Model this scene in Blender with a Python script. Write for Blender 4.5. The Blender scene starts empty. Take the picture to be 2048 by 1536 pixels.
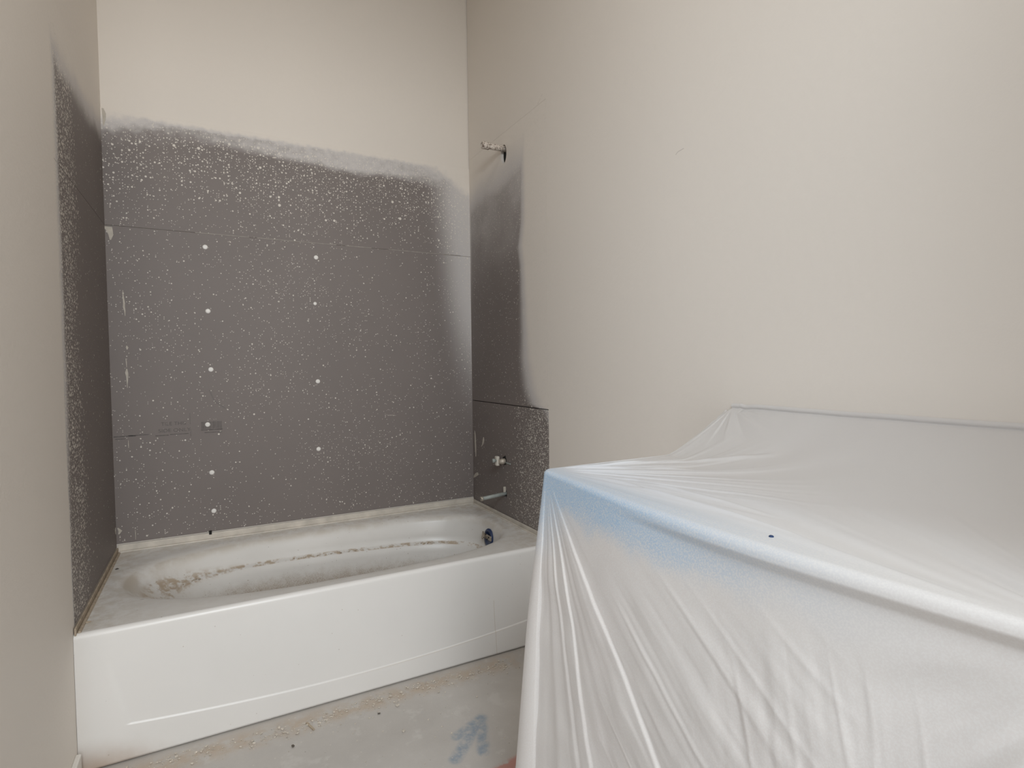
import bpy, bmesh, math, random
import numpy as np
from mathutils import Matrix, Vector

SC = bpy.context.scene
COL = SC.collection
rng = random.Random(7)

# ------------------------------------------------------------------ camera
F_PX = 1114.63                                   # focal length in pixels of the 2048 px frame
CAM = Vector((0.350, -2.627, 1.0968))
right = Vector((0.88119774, -0.47260623, -0.01157099))
up = Vector((0.02724691, 0.02633744, 0.99928171))
fwd = Vector((0.47196201, 0.88088007, -0.03608555))
cd = bpy.data.cameras.new('camera'); cam = bpy.data.objects.new('camera', cd); COL.objects.link(cam)
cd.sensor_width = 36.0; cd.lens = F_PX / 2048 * 36.0; cd.clip_start = 0.02
m = Matrix((right, up, -fwd)).transposed().to_4x4(); m.translation = CAM
cam.matrix_world = m
SC.camera = cam

# ------------------------------------------------------------------ light and exposure
SC.view_settings.view_transform = 'Standard'
SC.view_settings.look = 'None'
SC.view_settings.gamma = 1.0
SC.view_settings.use_curve_mapping = False
SC.view_settings.exposure = 0.0
SC.cycles.diffuse_bounces = 6
SC.cycles.max_bounces = 12

world = bpy.data.worlds.new('daylight'); SC.world = world; world.use_nodes = True
bg = world.node_tree.nodes['Background']
bg.inputs[0].default_value = (0.93, 0.97, 1.0, 1); bg.inputs[1].default_value = 0.10

def area(name, loc, target, sx, sy, power, col):
    l = bpy.data.lights.new(name, 'AREA'); l.shape = 'RECTANGLE'; l.size = sx; l.size_y = sy
    l.energy = power; l.color = col
    o = bpy.data.objects.new(name, l); COL.objects.link(o); o.location = loc
    o.rotation_euler = (Vector(target) - Vector(loc)).to_track_quat('-Z', 'Z').to_euler()
    return o
# window daylight from the open side of the room, and two added fill lights
area('rear_window_light', (0.25, -6.2, 1.75), (0.5, -2.7, 1.2), 1.8, 1.6, 70, (1.0, 0.97, 0.93))
area('left_window_light', (-1.7, -1.95, 0.65), (1.2, -1.7, 0.6), 1.6, 1.2, 19, (0.99, 0.985, 1.0))
area('rear_fill_light', (0.35, -3.4, 2.3), (1.2, -1.6, 0.8), 0.8, 0.8, 38, (0.88, 0.95, 1.0))  # unseen fill added behind the camera to brighten the sheet's corner
area('overhead_fill_light', (0.6, -1.9, 2.98), (0.6, -1.9, 0.0), 0.9, 0.9, 5.0, (1.0, 0.93, 0.83))  # unseen warm fill, added overhead to lift floor, deck and counter top

# ------------------------------------------------------------------ helpers
def link(name, me, mat=None, parent=None, smooth=False):
    o = bpy.data.objects.new(name, me); COL.objects.link(o)
    if mat is not None and len(me.materials) == 0: me.materials.append(mat)
    if parent is not None: o.parent = parent
    if smooth:
        me.polygons.foreach_set('use_smooth', [True] * len(me.polygons))
    return o
def mesh(name, verts, faces, mat=None, parent=None, smooth=False):
    me = bpy.data.meshes.new(name)
    me.from_pydata([tuple(map(float, v)) for v in verts], [], faces); me.update()
    return link(name, me, mat, parent, smooth)
def grid(name, P, mat, parent=None, smooth=True, closed=False):
    """P: array rows x cols x 3"""
    r, c, _ = P.shape
    i, j = np.meshgrid(np.arange(r - 1), np.arange(c if closed else c - 1), indexing='ij')
    j2 = (j + 1) % c
    f = np.stack([i * c + j, i * c + j2, (i + 1) * c + j2, (i + 1) * c + j], -1).reshape(-1, 4)
    me = bpy.data.meshes.new(name)
    me.from_pydata(P.reshape(-1, 3).tolist(), [], f.tolist()); me.update()
    return link(name, me, mat, parent, smooth)
def bm_obj(name, bm, mat, parent=None, smooth=False):
    me = bpy.data.meshes.new(name); bm.normal_update(); bm.to_mesh(me); bm.free()
    return link(name, me, mat, parent, smooth)
def box_bm(bm, a, b, bevel=0.0):
    r = bmesh.ops.create_cube(bm, size=1)
    vs = r['verts']
    for v in vs:
        v.co = Vector([(a[k] + b[k]) / 2 + v.co[k] * (b[k] - a[k]) for k in range(3)])
    if bevel:
        es = list({e for v in vs for e in v.link_edges})
        bmesh.ops.bevel(bm, geom=es, offset=bevel, segments=2, affect='EDGES', profile=0.5)
def box(name, a, b, mat, parent=None, bevel=0.0):
    bm = bmesh.new(); box_bm(bm, a, b, bevel)
    return bm_obj(name, bm, mat, parent)
def lathe_bm(bm, prof, origin, axis, seg=24):
    """prof: list of (radius, distance along axis); closed ends when radius 0"""
    axis = Vector(axis).normalized()
    q = Vector((0, 0, 1)).rotation_difference(axis)
    rings = []
    for r, h in prof:
        if r < 1e-6:
            rings.append([bm.verts.new(Vector(origin) + q @ Vector((0, 0, h)))])
        else:
            rings.append([bm.verts.new(Vector(origin) + q @ Vector((r * math.cos(2 * math.pi * k / seg), r * math.sin(2 * math.pi * k / seg), h))) for k in range(seg)])
    for A, B in zip(rings, rings[1:]):
        for k in range(seg):
            k2 = (k + 1) % seg
            if len(A) == 1 and len(B) == 1: continue
            if len(A) == 1: bm.faces.new((A[0], B[k], B[k2]))
            elif len(B) == 1: bm.faces.new((A[k], A[k2], B[0]))
            else: bm.faces.new((A[k], A[k2], B[k2], B[k]))
    bmesh.ops.recalc_face_normals(bm, faces=bm.faces[:])
def lathe(name, prof, origin, axis, mat, parent=None, seg=24, smooth=True):
    bm = bmesh.new(); lathe_bm(bm, prof, origin, axis, seg)
    return bm_obj(name, bm, mat, parent, smooth)
def empty(name, loc):
    o = bpy.data.objects.new(name, None); COL.objects.link(o); o.location = loc
    o.empty_display_size = 0.05
    return o
def adopt(parent):
    """children were modelled in world space: keep them there"""
    bpy.context.view_layer.update()
    inv = Matrix.Translation(-Vector(parent.location))
    for c in COL.objects:
        if c.parent is parent and c.type == 'MESH' and not c.get('_adopted'):
            c.matrix_parent_inverse = inv
def tag(o, label, cat, group=None, kind=None):
    o['label'] = label; o['category'] = cat
    if group: o['group'] = group
    if kind: o['kind'] = kind
    return o
def structure(o, label=None):
    o['kind'] = 'structure'
    if label: o['label'] = label
    return o

# value noise (numpy), used to shape cloth
_tab = np.random.RandomState(3).rand(512, 512)
def vnoise(x, y):
    xi = np.floor(x).astype(int); yi = np.floor(y).astype(int)
    fx = x - xi; fy = y - yi
    fx = fx * fx * fx * (fx * (fx * 6 - 15) + 10); fy = fy * fy * fy * (fy * (fy * 6 - 15) + 10)
    g = lambda a, b: _tab[a % 512, b % 512]
    return (g(xi, yi) * (1 - fx) + g(xi + 1, yi) * fx) * (1 - fy) + (g(xi, yi + 1) * (1 - fx) + g(xi + 1, yi + 1) * fx) * fy
def fbm(x, y, o=3):
    s = 0; a = 0.5
    for k in range(o):
        s = s + a * (vnoise(x * 2 ** k + 17.3 * k, y * 2 ** k + 5.1 * k) - 0.5); a *= 0.5
    return s
def sstep(a, b, x):
    t = np.clip((x - a) / (b - a), 0, 1)
    return t * t * (3 - 2 * t)

# ------------------------------------------------------------------ node expressions
class Nd:
    T = None
class S:
    def __init__(s, k): s.k = k
    def __add__(a, b): return M('ADD', a, b)
    __radd__ = __add__
    def __sub__(a, b): return M('SUBTRACT', a, b)
    def __rsub__(a, b): return M('SUBTRACT', b, a)
    def __mul__(a, b): return M('MULTIPLY', a, b)
    __rmul__ = __mul__
    def __truediv__(a, b): return M('DIVIDE', a, b)
def put(sock, v):
    if isinstance(v, S): Nd.T.links.new(v.k, sock)
    else: sock.default_value = v
def M(op, *a):
    n = Nd.T.nodes.new('ShaderNodeMath'); n.operation = op
    for k, v in enumerate(a): put(n.inputs[k], v)
    return S(n.outputs[0])
def clamp01(a): return M('MINIMUM', M('MAXIMUM', a, 0.0), 1.0)
def vmin(a, b): return M('MINIMUM', a, b)
def vmax(a, b): return M('MAXIMUM', a, b)
def step(lo, hi, x):
    """smooth 0..1 from lo to hi; lo may exceed hi"""
    n = Nd.T.nodes.new('ShaderNodeMapRange'); n.interpolation_type = 'SMOOTHSTEP'
    if lo < hi:
        put(n.inputs[0], x); n.inputs[1].default_value = lo; n.inputs[2].default_value = hi
        return S(n.outputs[0])
    put(n.inputs[0], x); n.inputs[1].default_value = hi; n.inputs[2].default_value = lo
    n.inputs[3].default_value = 1; n.inputs[4].default_value = 0
    return S(n.outputs[0])
def pos():
    g = Nd.T.nodes.new('ShaderNodeNewGeometry'); x = Nd.T.nodes.new('ShaderNodeSeparateXYZ')
    Nd.T.links.new(g.outputs['Position'], x.inputs[0])
    n = Nd.T.nodes.new('ShaderNodeSeparateXYZ'); Nd.T.links.new(g.outputs['Normal'], n.inputs[0])
    return [S(x.outputs[k]) for k in range(3)] + [S(n.outputs[2])]
def vec(x, y, z=0.0):
    n = Nd.T.nodes.new('ShaderNodeCombineXYZ')
    put(n.inputs[0], x); put(n.inputs[1], y); put(n.inputs[2], z)
    return S(n.outputs[0])
def noise(v, scale, detail=2.0, rough=0.5):
    n = Nd.T.nodes.new('ShaderNodeTexNoise'); put(n.inputs['Vector'], v)
    n.inputs['Scale'].default_value = scale; n.inputs['Detail'].default_value = detail; n.inputs['Roughness'].default_value = rough
    return S(n.outputs[0])
def dots(v, scale, radius, density, lo=0.25):
    """scattered round specks; density may be an expression"""
    n = Nd.T.nodes.new('ShaderNodeTexVoronoi'); n.voronoi_dimensions = '2D'
    put(n.inputs['Vector'], v); n.inputs['Scale'].default_value = scale
    c = Nd.T.nodes.new('ShaderNodeSeparateColor'); Nd.T.links.new(n.outputs['Color'], c.inputs[0])
    d = S(n.outputs['Distance']); r = S(c.outputs[0]); g = S(c.outputs[1])
    rad = (g * g * (1 - lo) + lo) * radius
    inside = clamp01((rad - d) / (rad * 0.35))
    on = M('LESS_THAN', r, density)
    return inside * on
def seg(u, v, a, b, w, soft=0.3):
    """mask of a line a-b of half width w in the plane (u, v)"""
    ax, ay = a; dx, dy = b[0] - a[0], b[1] - a[1]; L2 = dx * dx + dy * dy
    px = u - ax; py = v - ay
    t = clamp01((px * dx + py * dy) / L2)
    ex = px - t * dx; ey = py - t * dy
    d = M('SQRT', ex * ex + ey * ey)
    return step(w * (1 + soft), w * (1 - soft), d)
def curve1(x, x0, x1, pts, lo, hi):
    """piecewise linear function of x through pts [(x, y)], as a ramp"""
    n = Nd.T.nodes.new('ShaderNodeValToRGB'); el = n.color_ramp.elements
    norm = [((p - x0) / (x1 - x0), (q - lo) / (hi - lo)) for p, q in pts]
    el.remove(el[1]); el[0].position = norm[0][0]; el[0].color = (norm[0][1],) * 3 + (1,)
    for p, q in norm[1:]:
        e = el.new(p); e.color = (q, q, q, 1)
    put(n.inputs[0], (x - x0) / (x1 - x0))
    c = Nd.T.nodes.new('ShaderNodeSeparateColor'); Nd.T.links.new(n.outputs[0], c.inputs[0])
    return S(c.outputs[0]) * (hi - lo) + lo
def mix(f, a, b):
    n = Nd.T.nodes.new('ShaderNodeMix'); n.data_type = 'RGBA'
    put(n.inputs[0], f)
    for s, v in ((6, a), (7, b)):
        if isinstance(v, S): Nd.T.links.new(v.k, n.inputs[s])
        else: n.inputs[s].default_value = (*v, 1)
    return S(n.outputs[2])
def new_mat(name):
    mt = bpy.data.materials.new(name); mt.use_nodes = True; Nd.T = mt.node_tree
    return mt, mt.node_tree.nodes['Principled BSDF']
def bump(bsdf, h, strength, dist):
    n = Nd.T.nodes.new('ShaderNodeBump'); n.inputs['Strength'].default_value = strength; n.inputs['Distance'].default_value = dist
    put(n.inputs['Height'], h); Nd.T.links.new(n.outputs[0], bsdf.inputs['Normal'])
def plain(name, col, rough=0.5, metal=0.0, var=0.0, scale=60, spec=None):
    mt, b = new_mat(name); x, y, z, nz = pos()
    if var:
        n = noise(vec(x, y, z), scale, 3)
        c = mix(clamp01(n * 2 - 0.5), tuple(v * (1 - var) for v in col), tuple(min(1, v * (1 + var)) for v in col))
        Nd.T.links.new(c.k, b.inputs['Base Color'])
    else: b.inputs['Base Color'].default_value = (*col, 1)
    b.inputs['Roughness'].default_value = rough; b.inputs['Metallic'].default_value = metal
    if spec is not None: b.inputs['Specular IOR Level'].default_value = spec
    return mt

WHITE = (0.785, 0.735, 0.675)
THIN = (0.60, 0.575, 0.565)
GREY = (0.196, 0.169, 0.159)
SPECK = (0.74, 0.70, 0.64)

def wall_white(name):
    mt, b = new_mat(name); x, y, z, nz = pos()
    b.inputs['Roughness'].default_value = 0.62
    n = noise(vec(x, y, z), 1.1, 2)
    c = mix(n, tuple(v * 0.97 for v in WHITE), tuple(v * 1.02 for v in WHITE))
    if name == 'right_wall_paint':
        k = vmax(seg(y, z, (-0.66, 2.12), (-0.718, 2.160), 0.0012) * step(0.45, 0.6, noise(vec(y, z), 120, 2)), seg(y, z, (-0.62, 2.09), (-0.66, 2.12), 0.0008) * 0.4)
        k = vmax(k, vmax(seg(y, z, (-1.436, 1.685), (-1.444, 1.690), 0.0010), seg(y, z, (-1.444, 1.690), (-1.466, 1.692), 0.0010)))
        c = mix(k * 0.45, c, (0.30, 0.27, 0.24))
    Nd.T.links.new(c.k, b.inputs['Base Color'])
    h = noise(vec(x, y, z), 55, 3) + noise(vec(x, y, z), 190, 2) * 0.35
    bump(b, h, 0.16, 0.004)
    return mt

def board_finish(b, u, z, paint, speck, extra=None):
    """u, z: board plane; paint 0 bare .. 1 full coat; speck mask"""
    n = noise(vec(u, z), 3.0, 4) ; fine = noise(vec(u, z), 260, 2)
    g = mix(n, tuple(v * 0.9 for v in GREY), tuple(v * 1.09 for v in GREY))
    g = mix(fine * 0.12, g, (0.33, 0.31, 0.30))
    c = mix(step(0.0, 0.55, paint), g, THIN)
    c = mix(step(0.45, 1.0, paint), c, WHITE)
    c = mix(speck, c, SPECK)
    if extra is not None: c = extra(c)
    Nd.T.links.new(c.k, b.inputs['Base Color'])
    b.inputs['Roughness'].default_value = 0.6
    bump(b, speck + noise(vec(u, z), 55, 3) * 0.9 * step(0.5, 1.0, paint), 0.25, 0.003)

def back_board():
    mt, b = new_mat('backer_board_back'); x, y, z, nz = pos()
    edge = curve1(x, 0.0, 1.524, [(0, 1.95), (0.10, 1.965), (0.25, 1.995), (0.40, 2.005), (0.62, 1.99), (0.80, 1.985), (0.95, 1.972), (1.10, 1.985), (1.28, 1.975), (1.40, 1.93), (1.524, 1.84)], 1.7, 2.2)
    wob = (noise(vec(x, z), 9, 4) - 0.5) * 0.05
    d = z - edge + wob                                     # above the spray edge
    soft = curve1(x, 0.0, 1.524, [(0, 0.14), (0.25, 0.12), (0.40, 0.035), (1.15, 0.035), (1.30, 0.08), (1.524, 0.14)], 0, 0.3)
    thin = clamp01(d / soft + 0.25)
    mott = noise(vec(x, z), 38, 4)
    full = vmax(step(0.01, 0.15, d + (mott - 0.5) * 0.05), step(2.040, 2.086, z + (mott - 0.5) * 0.03))
    band = thin * (curve1(x, 0.0, 1.524, [(0, 0.16), (0.35, 0.22), (0.7, 0.32), (0.95, 0.42), (1.2, 0.36), (1.524, 0.34)], 0, 1) + (mott - 0.3) * 0.45)
    side = step(1.27, 1.56, x + (z - 1.6) * 0.10) * step(0.6, 1.5, z) * 0.62
    paint = vmax(vmax(band, full), side)
    near = step(-0.42, 0.02, d)                            # denser, larger specks under the spray edge
    wander = noise(vec(x, z), 2.2, 2)
    s1 = dots(vec(x, z), 66, 0.30, near * near * 0.5 * (wander + 0.5) + 0.015)
    s2 = dots(vec(x + 0.31, z + 0.77), 100, 0.40, wander * wander * 0.16 + near * 0.36 * (wander + 0.3), 0.4)
    s3 = dots(vec(x + 1.31, z + 0.27), 140, 0.38, wander * wander * 0.34 + near * 0.06, 0.45)
    s4 = dots(vec(x + 0.11, z + 0.47), 26, 0.20, near * 0.26)
    sp = vmax(vmax(s1, s2 * 0.85), vmax(s3 * 0.75, s4)) * (1 - full)
    def extra(c):
        k = vmax(seg(x, z, (0.335, 1.0), (0.352, 0.955), 0.003), seg(x, z, (0.352, 0.955), (0.39, 0.925), 0.003))
        return mix(k * 0.35, c, (0.12, 0.11, 0.105))
    board_finish(b, x, z, paint, sp, extra)
    return mt
def left_board():
    mt, b = new_mat('backer_board_left'); x, y, z, nz = pos()
    # paint from the front edge inward and from the sloping top
    top = curve1(y, -0.80, 0.0, [(-0.80, 1.98), (-0.74, 1.96), (-0.6, 1.97), (-0.3, 1.99), (0, 2.03)], 1.7, 2.2)
    wob = (noise(vec(y, z), 8, 4) - 0.5) * 0.06
    p1 = step(-0.10, 0.06, z - top + wob)
    p2 = step(-0.70, -0.775, y + wob * 0.4) * step(0.4, 1.3, z) * 0.9
    p3 = step(-0.745, -0.770, y + wob * 0.3)
    paint = vmax(p1, vmax(p2, p3))
    dens = step(-0.46, -0.66, y + (noise(vec(y, z), 3.0, 2) - 0.5) * 0.22) * step(2.05, 1.9, z)
    s1 = dots(vec(y, z), 75, 0.46, dens * 0.8)
    s2 = dots(vec(y + 0.3, z + 0.7), 120, 0.46, dens * 0.8 + 0.03)
    s3 = dots(vec(y + 0.7, z + 0.2), 150, 0.30, 0.06)
    board_finish(b, y, z, paint, vmax(s1, vmax(s2, s3)) * 0.95)
    return mt
def right_board():
    mt, b = new_mat('backer_board_right'); x, y, z, nz = pos()
    wob = (noise(vec(y, z), 8, 4) - 0.5) * 0.05
    # boundary against the painted wall: y of the spray edge as a function of height
    e = curve1(z, 0.38, 2.2, [(0.38, -0.775), (0.80, -0.77), (0.905, -0.75), (0.925, -0.635), (1.0, -0.59), (1.12, -0.555), (1.35, -0.545), (1.52, -0.540), (1.60, -0.520), (1.70, -0.545), (1.95, -0.545), (2.2, -0.53)], -0.9, 0.0)
    soft = curve1(z, 0.38, 2.2, [(0.38, 0.012), (0.80, 0.012), (0.95, 0.12), (1.2, 0.07), (1.5, 0.05), (2.2, 0.05)], 0, 0.2)
    p1 = clamp01((e - y + wob * 0.35) / soft * 0.5 + 0.5)
    top = curve1(y, -0.6, 0.0, [(-0.6, 1.97), (-0.45, 1.965), (-0.33, 1.945), (-0.2, 1.945), (-0.08, 1.935), (0, 1.91)], 1.7, 2.2)
    haze = step(1.25, 1.95, z) * 0.30 * (0.5 + noise(vec(y, z), 7, 3))
    p2 = vmax(step(-0.20, 0.16, z - top + wob), haze)
    p3 = step(-0.045, 0.01, y) * step(1.2, 1.9, z) * 0.6
    paint = vmax(p1 * p1 * (3 - 2 * p1), vmax(p2, p3))
    low = step(0.98, 0.86, z)
    dens = step(-0.36, -0.72, y + (noise(vec(y, z), 3.0, 2) - 0.5) * 0.22)
    s1 = dots(vec(y, z), 85, 0.46, low * dens * 0.85)
    s2 = dots(vec(y + 0.3, z + 0.7), 120, 0.42, low * dens * 0.85 + dens * 0.3 + 0.04)
    s3 = dots(vec(y + 0.7, z + 0.2), 140, 0.36, step(1.45, 1.95, z) * 0.35 + 0.10)
    board_finish(b, y, z, paint, vmax(s1, vmax(s2, s3)) * 0.75)
    return mt

def floor_mat():
    mt, b = new_mat('dusty_concrete'); x, y, z, nz = pos()
    p = vec(x, y)
    n1 = noise(p, 3.2, 5, 0.6); n2 = noise(vec(x + 3.1, y + 1.7), 14, 4, 0.6); n3 = noise(p, 220, 2)
    c = mix(n1, (0.37, 0.345, 0.32), (0.60, 0.575, 0.545))
    c = mix(step(0.56, 0.68, n2) * 0.55, c, (0.58, 0.56, 0.53))
    c = mix(step(0.55, 0.75, n3) * 0.25, c, (0.55, 0.52, 0.47))
    # tan plaster dust swept along the apron
    line = seg(x, y, (0.05, -0.845), (1.28, -0.835), 0.040, 0.9)
    dust = line * step(0.34, 0.62, noise(p, 16, 4, 0.65))
    c = mix(dust * 0.75, c, (0.47, 0.375, 0.285))
    # blue sprayed arrow and red sprayed stroke
    k = vmax(seg(x, y, (0.955, -1.13), (1.055, -1.085), 0.016, 0.6), vmax(seg(x, y, (0.915, -1.215), (1.055, -1.085), 0.017, 0.6), seg(x, y, (1.055, -1.085), (0.995, -1.225), 0.016, 0.6)))
    k = k * step(0.22, 0.66, noise(p, 45, 4, 0.65))
    c = mix(k * 0.7, c, (0.17, 0.25, 0.34))
    r = seg(x, y, (0.955, -1.325), (1.10, -1.30), 0.020, 0.5) * step(0.30, 0.5, noise(p, 50, 3))
    c = mix(r * 0.75, c, (0.46, 0.17, 0.13))
    sp = dots(p, 55, 0.20, 0.10); dk = dots(vec(x + 0.4, y + 0.9), 40, 0.10, 0.08)
    c = mix(sp * 0.6, c, (0.62, 0.58, 0.52)); c = mix(dk * 0.6, c, (0.16, 0.14, 0.12))
    Nd.T.links.new(c.k, b.inputs['Base Color'])
    b.inputs['Roughness'].default_value = 0.55
    bump(b, n2 * 0.6 + n3 * 0.25 + dust * noise(p, 300, 2), 0.3, 0.004)
    return mt

def tub_mat():
    mt, b = new_mat('dusty_tub_enamel'); x, y, z, nz = pos()
    p = vec(x, y, z)
    n1 = noise(p, 9, 5, 0.6); n2 = noise(p, 30, 4, 0.65); n3 = noise(p, 380, 2)
    c = mix(n1, (0.70, 0.685, 0.655), (0.76, 0.745, 0.72))
    deck = step(0.374, 0.381, z)
    ends = vmax(step(0.20, 0.0, x), step(1.28, 1.524, x)); rear = step(-0.17, -0.03, y)
    c = mix(deck * clamp01(ends * 0.65 + rear * 0.6 + 0.18) * step(0.36, 0.66, n2) * 0.75, c, (0.52, 0.455, 0.375))
    slope = step(0.33, 0.05, x) * (1 - deck)                 # dusted back-rest end
    c = mix(slope * step(0.33, 0.6, n1) * 0.7, c, (0.50, 0.445, 0.375))
    lip = (1 - deck) * step(0.340, 0.374, z) * step(0.35, 0.65, n1)
    c = mix(lip * 0.55, c, (0.50, 0.44, 0.36))
    ledge = step(0.45, 0.8, nz) * step(0.345, 0.32, z) * step(0.16, 0.2, z)
    c = mix(ledge * step(0.44, 0.60, n2) * 0.8, c, (0.40, 0.30, 0.20))
    low = step(0.275, 0.195, z + (n2 - 0.5) * 0.07 + x * 0.045)
    c = mix(low * (0.38 + step(0.42, 0.58, n3) * 0.55), c, (0.36, 0.28, 0.205))
    fl = dots(vec(x, z + y * 0.7), 60, 0.13, step(0.3, 0.15, z) * 0.3 + 0.035)
    c = mix(fl * 0.7, c, (0.27, 0.20, 0.14))
    Nd.T.links.new(c.k, b.inputs['Base Color'])
    put(b.inputs['Roughness'], clamp01(n1 * 0.3 + low * 0.4 + 0.18))
    b.inputs['Specular IOR Level'].default_value = 0.5
    return mt
def apron_mat():
    mt, b = new_mat('white_apron_enamel'); x, y, z, nz = pos()
    p = vec(x, z)
    n = noise(p, 4, 4)
    c = mix(n, (0.755, 0.745, 0.725), (0.80, 0.79, 0.775))
    rust = step(0.26, 0.03, x + z * 1.2 + (noise(p, 20, 4) - 0.5) * 0.12) * step(0.10, 0.0, z)
    c = mix(rust * 0.85, c, (0.42, 0.32, 0.245))
    c = mix(step(0.05, 0.0, x) * 0.2 * noise(p, 12, 3), c, (0.55, 0.49, 0.42))
    c = mix(seg(x, z, (1.254, 0.21), (1.264, 0.0), 0.0014) * 0.35, c, (0.5, 0.42, 0.33))
    fl = vmax(dots(p, 16, 0.05, 0.10), dots(vec(x + 0.4, z + 0.3), 30, 0.06, 0.05))
    c = mix(fl * 0.5, c, (0.35, 0.28, 0.22))
    # grime caught in the step over the skirt
    st = M('ABSOLUTE', z - (((x - 0.76) / 0.64) * ((x - 0.76) / 0.64) * 0.032 + 0.070))
    c = mix(step(0.003, 0.0, st) * step(0.55, 0.95, x) * step(1.42, 1.25, x) * 0.35, c, (0.52, 0.45, 0.36))
    Nd.T.links.new(c.k, b.inputs['Base Color'])
    b.inputs['Roughness'].default_value = 0.28
    return mt

# plastic sheeting: thin milky film, partly see-through
XW, XF, YF, YN, ZT = 1.524, 0.969, -1.62, -2.50, 0.872
def film_mat():
    mt, b = new_mat('milky_plastic_film'); x, y, z, nz = pos()
    out = Nd.T.nodes['Material Output']
    p = vec(x, y, z)
    # bluish tint of the film where it is folded over the counter edge and corner
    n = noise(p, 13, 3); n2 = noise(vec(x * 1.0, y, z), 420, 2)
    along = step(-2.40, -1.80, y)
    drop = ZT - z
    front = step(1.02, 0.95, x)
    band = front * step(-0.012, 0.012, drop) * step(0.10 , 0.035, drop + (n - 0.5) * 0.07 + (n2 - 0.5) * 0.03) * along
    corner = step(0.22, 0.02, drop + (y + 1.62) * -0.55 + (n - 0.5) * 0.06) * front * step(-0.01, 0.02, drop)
    sky_tint = step(-2.35, -1.7, y) * step(1.35, 0.98, x) * step(0.02, -0.01, drop)  # cool sky light on the counter top, painted into the film colour
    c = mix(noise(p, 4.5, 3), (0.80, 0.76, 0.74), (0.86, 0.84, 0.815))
    c = mix(sky_tint * 0.8, c, (0.76, 0.83, 0.95))
    c = mix(step(0.02, -0.01, drop) * 0.35, c, (0.79, 0.81, 0.84))  # weaker cool light over the whole top, also put into the colour
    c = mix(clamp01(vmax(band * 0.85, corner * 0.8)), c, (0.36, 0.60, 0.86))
    c = mix(step(0.42, 0.62, n2) * 0.5 * front, c, (0.88, 0.87, 0.855))
    Nd.T.links.new(c.k, b.inputs['Base Color'])
    b.inputs['Roughness'].default_value = 0.42
    tr = Nd.T.nodes.new('ShaderNodeBsdfTranslucent'); Nd.T.links.new(c.k, tr.inputs[0])
    m1 = Nd.T.nodes.new('ShaderNodeMixShader'); m1.inputs[0].default_value = 0.22
    Nd.T.links.new(b.outputs[0], m1.inputs[1]); Nd.T.links.new(tr.outputs[0], m1.inputs[2])
    tp = Nd.T.nodes.new('ShaderNodeBsdfTransparent')
    m2 = Nd.T.nodes.new('ShaderNodeMixShader'); m2.inputs[0].default_value = 0.10
    Nd.T.links.new(m1.outputs[0], m2.inputs[1]); Nd.T.links.new(tp.outputs[0], m2.inputs[2])
    Nd.T.links.new(m2.outputs[0], out.inputs[0])
    bump(b, noise(p, 70, 3) * 0.5 + n2 * 0.2, 0.14, 0.003)
    return mt

MT_WALL = wall_white('wall_paint'); MT_WALL_R = wall_white('right_wall_paint')
MT_BACK, MT_LEFT, MT_RIGHT = back_board(), left_board(), right_board()
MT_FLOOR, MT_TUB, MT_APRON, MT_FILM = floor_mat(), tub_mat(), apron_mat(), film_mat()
MT_DARK = plain('dark_cavity', (0.012, 0.011, 0.010), 0.9)
MT_FLANGE = plain('dusty_flange', (0.60, 0.555, 0.49), 0.5, var=0.16, scale=22)
MT_TAN = plain('tan_dust', (0.40, 0.33, 0.25), 0.8, var=0.25, scale=60)
MT_SCREW = plain('painted_screw', (0.84, 0.82, 0.79), 0.4)
MT_SMEAR = plain('joint_compound', (0.52, 0.48, 0.42), 0.7, var=0.12)
MT_INK = plain('faded_ink', (0.105, 0.098, 0.096), 0.7, var=0.3, scale=90)
MT_PIPE = plain('grey_green_pipe', (0.36, 0.39, 0.37), 0.45, 0.0, var=0.14, scale=40)
MT_BRASS = plain('dull_fitting', (0.50, 0.45, 0.38), 0.45, 0.3, var=0.2)
MT_TAG = plain('white_plastic', (0.66, 0.62, 0.55), 0.5, var=0.06)
MT_NAVY = plain('navy_gasket', (0.018, 0.035, 0.10), 0.35)
MT_STEEL = plain('worn_steel', (0.42, 0.37, 0.31), 0.4, 0.6, var=0.2)
MT_CRUMB = plain('plaster_crumb', (0.58, 0.53, 0.46), 0.9, var=0.25, scale=120)
MT_STAIN = plain('dark_crumb', (0.10, 0.085, 0.07), 0.9)
MT_BASE = plain('baseboard_paint', (0.72, 0.69, 0.645), 0.5, var=0.03)
def pipe_spatter():
    mt, b = new_mat('spattered_pipe'); x, y, z, nz = pos()
    n = noise(vec(x, y, z), 170, 3)
    c = mix(step(0.50, 0.62, n), (0.70, 0.63, 0.56), (0.20, 0.145, 0.115))
    Nd.T.links.new(c.k, b.inputs['Base Color']); b.inputs['Roughness'].default_value = 0.6
    return mt
MT_SPATTER = pipe_spatter()

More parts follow.
